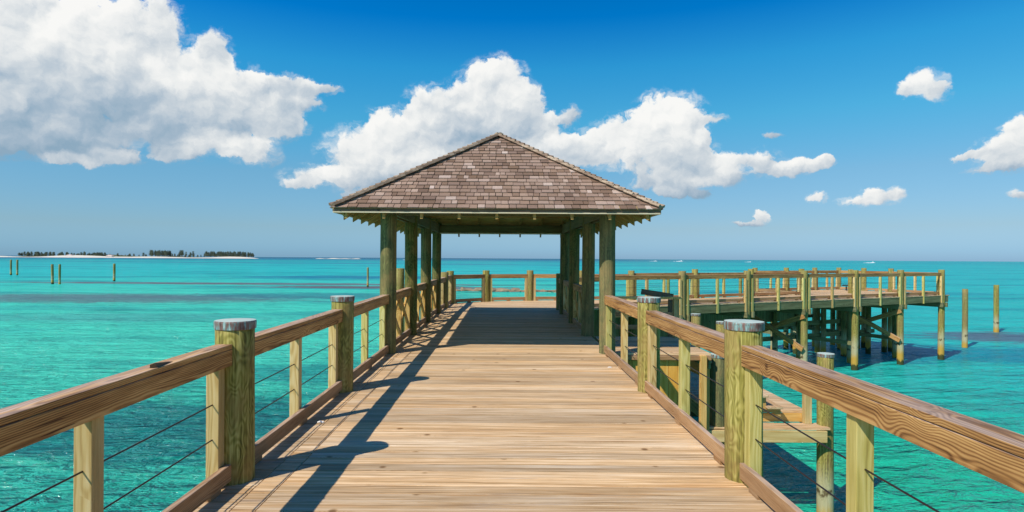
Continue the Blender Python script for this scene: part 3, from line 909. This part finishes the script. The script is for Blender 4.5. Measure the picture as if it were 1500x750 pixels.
for n_ in (.02, .7, 1.35, 2.0, 2.65):
    pbeam('stringer', 1.5 if n_ < .1 else 4.9, n_, -.19, 21.5, n_, -.19, .06, .29)
for n_ in (3.6, 4.5, 5.4):
    pbeam('stringer', 14.8, n_, -.19, 21.5, n_, -.19, .06, .29)
for k, s in enumerate(NEAR_S[1:]):
    wide = s > 14
    for sd in (-.165, .165):
        pbeam('cap_beam', s + sd, -.10, -.46, s + sd, 5.9 if wide else 3.0, -.46, .075, .22, M_JOIST)
    # far pile of the bent and, in the head, two more rows
    for n_ in ((2.6, 4.0, 5.4) if wide else (2.6,)):
        A = pw(s - .2 * (n_ > 1), n_)
        railpost = (not wide) or n_ > 5 or s > 21
        pile('pile', A[0], A[1], -6.0, -.40, .128, M_PPOST, pier, seg=16)
    if k in (2, 4):
        for z0, z1, sd in ((-.62, -1.75, -.17), (-1.95, -.62, -.24)):
            pbeam('cross_brace', s + sd, -.05, z0, s + sd, 2.85, z1, .06, .20, M_RAIL)
for s in (12.9, 16.2, 19.6):
    for n_ in (1.3, 2.6, 4.1):
        A = pw(s, n_); pile('pile', A[0], A[1], -6.0, -.30, .12, M_PPOST, pier, seg=14)
for z_, n_ in ((-1.35, 2.75), (-1.95, 2.75), (-1.4, 5.55), (-1.95, 5.55)):
    pbeam('waler', 10.6, n_, z_, 20.3, n_, z_, .07, .2)
for s in (14.8, 18.2):
    pbeam('waler', s, 0.2, -1.95, s, 5.4, -1.95, .07, .17)
# vertical board wave screen under the deck
ws = MB(); s = 3.2
while s < 14.6:
    ws.box(s, s + .188, 0, .04, -1.75 if s < 11 else -1.2, -.33 + random.uniform(-.02, .0)); s += .2
# grain runs up the boards: build each in a turned frame
ws2 = MB(); s = 3.2
while s < 14.6:
    zb = -1.75 if s < 11 else -1.2
    ws2.box(zb, -.33, s, s + .188, 0, .035); s += .2
mwx = Matrix.Translation((*pw(0, 2.78), 0)) @ Matrix.Rotation(ANG, 4, 'Z') @ Matrix(((0, 1, 0, 0), (0, 0, 1, 0), (1, 0, 0, 0), (0, 0, 0, 1)))
ws2.build('wave_screen', M_JOIST, pier, mwx)

pn = thing('railing', 'railing along the near edge of the diagonal pier, posts standing on tall piles', 'railing', (*pw(5.1, .1), 0))
near_pts = [pw(s, .08) for s in NEAR_S]
for k, q in enumerate(near_pts):
    pile('post', q[0], q[1], -6.0, 1.19, .132, M_POST, pn, seg=22)
for k, (a, b) in enumerate(zip(near_pts[:-1], near_pts[1:])):
    rail_bay(pn, a, b, bal_off=-.08, r_off=-.0, kerb_in=.05, top_add=.06, bz0=-.36)
cpost = (XR + .02, 18.62)
pile('post', cpost[0], cpost[1], -5.2, 1.14, .128, M_POST, pn, seg=20)
rail_bay(pn, cpost, near_pts[0], bal=(), ends=False, top_add=.02)
rail_bay(pn, (XR, 17.2), cpost, bal=(), ends=False, top_add=.0, kerb_in=.03)

pf = thing('railing', 'railing around the far edge and end of the diagonal pier head', 'railing', (*pw(8.3, 2.6), 0))
fp = [far_pts[-1], pw(8.15, 2.62), pw(11.4, 2.62), pw(14.7, 2.65), pw(14.85, 5.4), pw(17.15, 5.4), pw(19.4, 5.4), pw(21.4, 5.4), pw(21.42, 4.0), pw(21.42, 2.6), near_pts[-1]]
for q in fp[1:-1]:
    pile('post', q[0], q[1], -5.6, 1.2, .125, M_POST, pf, seg=18)
q = pw(18.2, 2.6); pile('post', q[0], q[1], -5.6, 1.16, .12, M_POST, pf, seg=16)
for a, b in zip(fp[:-1], fp[1:]):
    LL = (Vector(b) - Vector(a)).length
    rail_bay(pf, a, b, bal=(.5,) if LL > 1.9 else (), bal_off=.0, top_add=.06, ends=LL > 1.9, compan=.17, kerb_in=-.05)

# iron cleats on the pier head
q = pw(20.6, 4.3)
cl = thing('mooring_cleat', 'small black iron cleat on the planks of the pier head', 'cleat', (q[0], q[1], 0))
mb = MB()
for sx in (-.12, .12):
    mb.box(sx - .03, sx + .03, -.035, .035, 0, .22)
mb.build('stand', M_BLACK, cl, Matrix.Translation((q[0], q[1], 0)), .008)
mb = MB(); mb.hexa([(-.38, -.03, .24), (.38, -.03, .24), (.38, .03, .24), (-.38, .03, .24)], [(-.30, -.04, .31), (.30, -.04, .31), (.30, .04, .31), (-.30, .04, .31)])
mb.build('horn_bar', M_BLACK, cl, Matrix.Translation((q[0], q[1], 0)), .012)

# ------------------------------------------------------------------ side landing, stairs and lower dock on the right
sl = thing('side_landing', 'shaded plank landing beside the pavilion with an orange board skirt', 'landing', (2.7, 11.2, 0))
LX0, LX1, LY0, LY1, LZ = 1.93, 3.62, 10.32, 12.4, -.03
mb = MB(); Y = LY0
while Y < LY1:
    mb.box(LX0, LX1, Y, Y + PITCH - GAP, LZ - THK, LZ); Y += PITCH
mb.build('planking', M_DECK, sl, None, .002)
sk = MB(); xx = LX0 + .02
while xx < 3.18:
    sk.box(-1.62, LZ - THK - .004, xx, xx + .152, 0, .035); xx += .158
mws = Matrix.Translation((0, LY0 + .04, 0)) @ Matrix(((0, 1, 0, 0), (0, 0, 1, 0), (1, 0, 0, 0), (0, 0, 0, 1)))
sk.build('board_skirt', M_SKIRT, sl, mws, .003)
board('skirt_rail', (LX0, LY0 - .02, LZ - .08), (LX1, LY0 - .02, LZ - .08), .04, .07, M_KERB, sl)
board('rim_joist', (LX1 - .02, LY0, LZ - .16), (LX1 - .02, LY1, LZ - .16), .04, .22, M_JOIST, sl)
for (x_, y_) in ((LX1 - .07, LY0 + .12), (LX1 - .07, LY1 - .1), (LX0 + .3, LY1 - .1)):
    upright('leg', x_, y_, -4.2, LZ - THK - .002, .14, M_BRACE, sl)
# landing railing on its far side
lrl = thing('railing', 'short railing with flat rail on the far side of the shaded landing', 'railing', (2.7, 12.4, 0))
board('handrail', (2.1, LY1 - .02, .80), (LX1 + .1, LY1 - .02, .80), .12, .045, M_BRACE, lrl)
upright('post', LX1 + .0, LY1 + .02, -.5, .776, .115, M_BALU, lrl)
upright('post', 2.16, LY1 + .02, -.5, .776, .10, M_BALU, lrl)
for zz in (.18, .45):
    board('rail', (2.2, LY1 + .02, zz), (LX1 - .05, LY1 + .02, zz), .04, .09, M_KERB, lrl)

DZ, DX0, DX1, DY0, DY1 = -1.14, 3.75, 5.55, 10.82, 17.6
st = thing('stairs', 'timber steps going down from the shaded landing to the lower dock', 'stairs', (3.62, 11.2, DZ))
for ys_ in (LY0 + .28, LY0 + 1.25):
    mb = MB()
    # notched stringer drawn in the X-Z plane
    pts = []
    steps = 5; dxs = .26; dzs = (LZ - DZ) / 5.5
    x0, z0 = LX1 + .02, LZ + .0
    prof = [(x0, z0 - .02)]
    for k in range(steps):
        prof.append((x0 + dxs * (k + .0) + .02, z0 - dzs * (k + 1) + .0)) if k else prof.append((x0 + .02, z0 - dzs))
        prof.append((x0 + dxs * (k + 1) + .02, z0 - dzs * (k + 1)))
    prof.append((x0 + dxs * steps + .02, DZ - .05)); prof.append((x0, z0 - dzs - .33))
    mp = Matrix.Translation((0, ys_, 0)) @ Matrix(((1, 0, 0, 0), (0, 0, -1, 0), (0, 1, 0, 0), (0, 0, 0, 1)))
    mb.prism(prof, -.022, .022)
    mb.build('stringer', M_BRACE, st, mp, .002)
for k in range(5):
    xk = LX1 + .03 + .26 * k; zk = LZ - (LZ - DZ) / 5.5 * (k + 1) + .02
    board('tread', (xk + .14, LY0 + .18, zk), (xk + .14, LY0 + 1.35, zk), .28, .038, M_DECK, st)
board('handrail', (2.98, 12.78, .905), (3.66, 12.78, .80), .06, .12, M_FASC, st)
upright('rail_post', 3.60, 12.78, -.9, .74, .08, M_FASC, st)

dk = thing('lower_dock', 'low plank dock at the foot of the steps, below the right railing', 'dock', (4.6, 12, DZ))
mb = MB(); Y = DY0
while Y < DY1:
    mb.box(DX0, DX1, Y, Y + PITCH - GAP, DZ - THK, DZ + random.uniform(-.001, .001)); Y += PITCH
mb.build('planking', M_DECK, dk, None, .002)
board('edge_beam', (DX0, DY0 - .03, DZ - .115), (DX1 + .02, DY0 - .03, DZ - .115), .05, .15, M_BRACE, dk)
mb = MB()
for k in range(2):
    mb.box(2.6, DX1 + .2, DY0 - .42 + k * .17, DY0 - .42 + k * .17 + .16, DZ - .235, DZ - .197)
mb.build('step_planks', M_DECK, dk, None, .002)
board('step_fascia', (2.6, DY0 - .45, DZ - .34), (DX1 + .12, DY0 - .45, DZ - .34), .045, .20, M_BALU, dk)
board('rim_joist', (DX1 + .0, DY0, DZ - .16), (DX1 + .0, DY1, DZ - .16), .045, .22, M_JOIST, dk)
board('rim_joist', (DX0 + .03, DY0, DZ - .16), (DX0 + .03, DY1, DZ - .16), .045, .22, M_JOIST, dk)
upright('fender_post', DX1 - .06, DY0 - .12, DZ - .196, -.55, .12, M_BALU, dk)
upright('fender_post', 3.47, LY0 - .05, -1.37, -.06, .10, M_BRACE, dk)
for (x_, y_, zt) in ((5.78, 10.62, -.07), (3.83, 10.55, -.08), (5.75, 15.6, -.03), (5.75, 17.7, -.02)):
    pile('pile', x_, y_, -6.0, zt, .137, M_PPOST if x_ < 5 else M_POST, dk, seg=26, cap=True)

# ------------------------------------------------------------------ loose piles standing in the sea
def lone(x, y, zt, r, label, group=None, lean=(0, 0), mat=None, cap=False):
    o = pile('mooring_pile', x, y, -6.2, zt, r, mat or M_POST, None, 14, lean, cap)
    tag(o, label, 'mooring pile', group)
    return o


lone(24.9, 32.0, .10, .135, 'olive mooring pile standing alone just beyond the end of the pier')
lone(32.4, 39.0, .05, .15, 'outermost mooring pile at right, pale top and dark barnacled foot')
lone(-2.95, 17.0, 1.30, .13, 'green timber pile standing behind the left pavilion railing')
lone(-21.4, 94, .05, .15, 'single slim pile in the sea left of the pavilion posts')
lone(-73.5, 97, .2, .19, 'stouter left pile of the close pair far out in the sea', lean=(-.02, 0))
lone(-72.4, 97, .2, .17, 'thinner right pile of the close pair far out in the sea')
lone(-72.0, 110, .2, .20, 'solitary dark pile with foamy foot far out in the left sea')
lone(-116, 140, .6, .2, 'leftmost distant pile in front of the sandy island')
lone(-114.5, 140, .6, .2, 'second distant pile from the left in front of the sandy island')
lone(12.8, 46, .45, .13, 'thin pile seen through the pier rails nearest the pavilion')
lone(18.4, 46, .45, .13, 'thin pile seen through the pier rails beside the second pier post')

# gull perched? only small spikes are seen on the two right piles
# ------------------------------------------------------------------ breakwater of low rocks
random.seed(21)
bk = MB()
bw_o = thing('rock_breakwater', 'low line of brown rocks in the sea behind the boardwalk end', 'breakwater', (0, 84, SEA))


def rock(cx, cy, sx, sy, sz):
    me = bmesh.new(); bmesh.ops.create_icosphere(me, subdivisions=2, radius=1)
    ph = [random.random() * 6 for _ in range(3)]
    for v in me.verts:
        q = v.co; k = 1 + .22 * math.sin(3.1 * q.x + ph[0]) * math.sin(2.7 * q.y + ph[1]) + .16 * math.sin(5 * q.z + ph[2] + 3 * q.x)
        v.co = Vector((q.x * sx, q.y * sy, q.z * sz)) * k
    m2 = bpy.data.meshes.new('rock'); me.to_mesh(m2); me.free(); m2.materials.append(M_ROCK)
    return link('rock', m2, bw_o, Matrix.Translation((cx, cy, SEA)) @ Matrix.Rotation(random.random() * .6 - .3, 4, 'Z'))


xr = -8.5
while xr < 11:
    w = random.uniform(.5, 1.5) if xr > -8 else random.uniform(.3, .8)
    if random.random() < (.9 if xr > -8 else .35):
        rock(xr, 84 - xr * .12 + random.uniform(-.5, .5), w, random.uniform(.8, 1.6), random.uniform(.22, .5) if xr > -8 else random.uniform(.10, .2))
    xr += w * 1.25
tag_n = len(bw_o.children)

# ------------------------------------------------------------------ far island
random.seed(5)
IY = 1700.0


def strip_island(name, x0, x1, y, w, h, mat):
    mb = MB(); n = 60; v = []; f = []
    for i in range(n + 1):
        u = i / n; xx_ = x0 + (x1 - x0) * u
        env = min(1, u * 9, (1 - u) * 9) ** .6
        hh = h * env * (.55 + .45 * math.sin(u * 17 + 1) * math.sin(u * 5)) + .3
        v += [(xx_, y - w * (.5 + .5 * env), SEA - .6), (xx_, y - w * .35 * env, SEA + hh * .55), (xx_, y, SEA + hh), (xx_, y + w * env, SEA - .6)]
    for i in range(n):
        for k in range(3):
            a = i * 4 + k; f.append((a, a + 4, a + 5, a + 1))
    me = bpy.data.meshes.new(name); me.from_pydata(v, [], f); me.update(); me.materials.append(mat)
    me.polygons.foreach_set('use_smooth', [True] * len(f))
    return link(name, me)


struct(strip_island('sand_island', -1560, -700, IY, 60, 6.5, M_SAND))
struct(strip_island('sand_bank', -600, -455, IY + 200, 40, 2.2, M_SAND))
sc = strip_island('scrub', -1420, -722, IY + 22, 26, 9.0, M_SCRUB)
sc['kind'] = 'stuff'; sc['label'] = 'low scrub along the sandy island'; sc['category'] = 'scrub'


def tree_mesh(seed, h, spread):
    rd = random.Random(seed); mb = MB()
    # trunk
    n = 6
    for k in range(n):
        a0 = 2 * math.pi * k / n; a1 = 2 * math.pi * (k + 1) / n; r0, r1 = .35, .08
        mb.poly([(r0 * math.cos(a0), r0 * math.sin(a0), 0), (r0 * math.cos(a1), r0 * math.sin(a1), 0), (r1 * math.cos(a1), r1 * math.sin(a1), h), (r1 * math.cos(a0), r1 * math.sin(a0), h)])
    nt = len(mb.f)
    for c in range(34):
        u = rd.uniform(.22, 1.0); rad = spread * (1.05 - u) ** .6 * rd.uniform(.2, 1)
        a = rd.uniform(0, 6.28); cx, cy, cz = rad * math.cos(a), rad * math.sin(a), h * u
        for _ in range(9):
            o = Vector((rd.gauss(0, 1), rd.gauss(0, 1), rd.gauss(0, .8))) * spread * .22
            d1 = Vector((rd.gauss(0, 1), rd.gauss(0, 1), rd.gauss(.5, .8))).normalized() * spread * .3
            d2 = Vector((rd.gauss(0, 1), rd.gauss(0, 1), rd.gauss(0, 1))).normalized() * spread * .16
            b = Vector((cx, cy, cz)) + o
            mb.poly([b, b + d1 + d2, b + d1 * 1.5, b + d1 - d2])
    return mb, nt


variants = []
for sd, h, spr in ((1, 15, 4.5), (2, 12, 4.0), (3, 17, 4.2), (4, 9, 3.6)):
    mb, nt = tree_mesh(sd, h, spr)
    tm = MB(); tm.v = mb.v; tm.f = mb.f[:nt]; tm.r = mb.r[:nt]
    cm = MB(); cm.v = mb.v; cm.f = mb.f[nt:]; cm.r = mb.r[nt:]
    variants.append((tm, cm))
protos = {}


def far_tree(x, y, z, var, sc_, rot):
    tr = thing('casuarina_tree', 'dark feathery casuarina tree on the far sandy island', 'tree', (x, y, z), 'trees on the far sandy island')
    mwt = Matrix.Translation((x, y, z)) @ Matrix.Rotation(rot, 4, 'Z') @ Matrix.Scale(sc_, 4)
    if var not in protos:
        tm, cm = variants[var]
        protos[var] = (tm.build('trunk', M_TRUNK, tr, mwt), cm.build('crown', M_LEAF, tr, mwt))
    else:
        for src in protos[var]:
            c = src.copy(); COL.objects.link(c); place(c, tr, mwt)


spots = []
for (n_, x0_, x1_, vs, sc0, sc1) in ((42, -1395, -1255, (1, 3, 1), .75, 1.05), (10, -1255, -1215, (1, 3), .6, 1.0), (24, -1210, -1150, (1, 3), .7, 1.1),
                                     (14, -1150, -1030, (1, 3, 3), .5, .95), (26, -1022, -962, (0, 2, 0), .85, 1.12), (7, -945, -898, (2, 0), .8, 1.1),
                                     (14, -965, -872, (3, 3, 1), .5, .8), (60, -866, -722, (0, 1, 0), .75, 1.0)):
    for i in range(n_):
        spots.append((x0_ + (x1_ - x0_) * (i + random.random()) / n_, random.choice(vs), random.uniform(sc0, sc1)))
for (x_, v_, s_) in spots:
    far_tree(x_, IY + random.uniform(0, 30), SEA + 3.0, v_, s_, random.random() * 6)
for k, (x_, w_, lab) in enumerate(((-1235, 20, 'wide pale beach house among trees on the sandy island'), (-1120, 16, 'small pale beach house on the open middle of the sandy island'))):
    h_ = thing('beach_house', lab, 'house', (x_, IY - 8, SEA + 1.5))
    mb = MB(); mb.box(x_ - w_ / 2, x_ + w_ / 2, IY - 12, IY - 4, SEA + 1.2, SEA + 5.0); mb.build('wall', M_PINK, h_)
    mb = MB(); mb.hexa([(x_ - w_ * .6, IY - 13.5, SEA + 5.0), (x_ + w_ * .6, IY - 13.5, SEA + 5.0), (x_ + w_ * .6, IY - 2.5, SEA + 5.0), (x_ - w_ * .6, IY - 2.5, SEA + 5.0)],
                       [(x_ - w_ * .2, IY - 8.5, SEA + 8.0), (x_ + w_ * .2, IY - 8.5, SEA + 8.0), (x_ + w_ * .2, IY - 7.5, SEA + 8.0), (x_ - w_ * .2, IY - 7.5, SEA + 8.0)])
    mb.build('roof', M_ROOFT, h_)


# ------------------------------------------------------------------ far motor boats with wakes
def motorboat(x, y, label, s=1.0):
    b = thing('motorboat', label, 'boat', (x, y, SEA), 'motor boats near the horizon')
    T = Matrix.Translation((x, y, SEA)) @ Matrix.Scale(s, 4)
    mb = MB(); mb.prism([(-4, -1.2), (2, -1.3), (4.6, 0), (2, 1.3), (-4, 1.2)], -.2, 1.1); mb.build('hull', M_WHITE, b, T)
    mb = MB(); mb.hexa([(-1.5, -.9, 1.1), (1.2, -.9, 1.1), (1.2, .9, 1.1), (-1.5, .9, 1.1)], [(-1.2, -.7, 2.3), (.5, -.7, 2.3), (.5, .7, 2.3), (-1.2, .7, 2.3)]); cb = mb.build('cabin', M_WHITE, b, T)
    mb = MB(); mb.hexa([(.62, -.75, 1.4), (1.12, -.75, 1.4), (1.12, .75, 1.4), (.62, .75, 1.4)], [(.35, -.6, 2.1), (.72, -.6, 2.1), (.72, .6, 2.1), (.35, .6, 2.1)]); mb.build('windscreen', M_GLASS, cb, T)
    mb = MB()
    for k in range(14):
        u = random.random(); xx_ = -4 - u * 16; yy_ = random.uniform(-1, 1) * (1 + u * 2)
        r_ = random.uniform(.6, 1.5)
        mb.hexa([(xx_ - r_ * 1.6, yy_ - r_, -.1), (xx_ + r_ * 1.6, yy_ - r_, -.1), (xx_ + r_ * 1.6, yy_ + r_, -.1), (xx_ - r_ * 1.6, yy_ + r_, -.1)],
                [(xx_ - r_, yy_ - r_ * .5, .5 * r_ * (1.2 - u)), (xx_ + r_, yy_ - r_ * .5, .5 * r_ * (1.2 - u)), (xx_ + r_, yy_ + r_ * .5, .4 * r_ * (1.2 - u)), (xx_ - r_, yy_ + r_ * .5, .4 * r_ * (1.2 - u))])
    wk = mb.build('wake', M_FOAM, b, T)
    return b


motorboat(735, 1180, 'white motor boat with foam wake on the horizon above the pier end')
motorboat(420, 1400, 'white motor boat on the horizon right of the pavilion, longest wake', 1.0)
motorboat(360, 1400, 'white motor boat on the horizon close beside the right pavilion post', .7)
motorboat(520, 1250, 'white motor boat on the horizon above the first pier posts', .6)
motorboat(-215, 1350, 'tiny white motor boat on the horizon between the left pavilion posts', .7)

# ------------------------------------------------------------------ small litter on the planks
def scrap(x, y, s, label):
    bmx = bmesh.new(); bmesh.ops.create_icosphere(bmx, subdivisions=2, radius=1)
    for v in bmx.verts:
        k = 1 + random.uniform(-.25, .25); v.co = Vector((v.co.x * s * 1.3 * k, v.co.y * s * k, max(v.co.z, -.5) * s * .45 * k))
    me = bpy.data.meshes.new('scrap_paper'); bmx.to_mesh(me); bmx.free(); me.materials.append(M_PAPER)
    o = link('scrap_paper', me, None, Matrix.Translation((x, y, s * .24)))
    tag(o, label, 'litter')


scrap(-1.76, 5.75, .024, 'crumpled white scrap on the planks near the left kerb')
scrap(1.58, 8.75, .022, 'crumpled white scrap on the planks beside the right kerb')
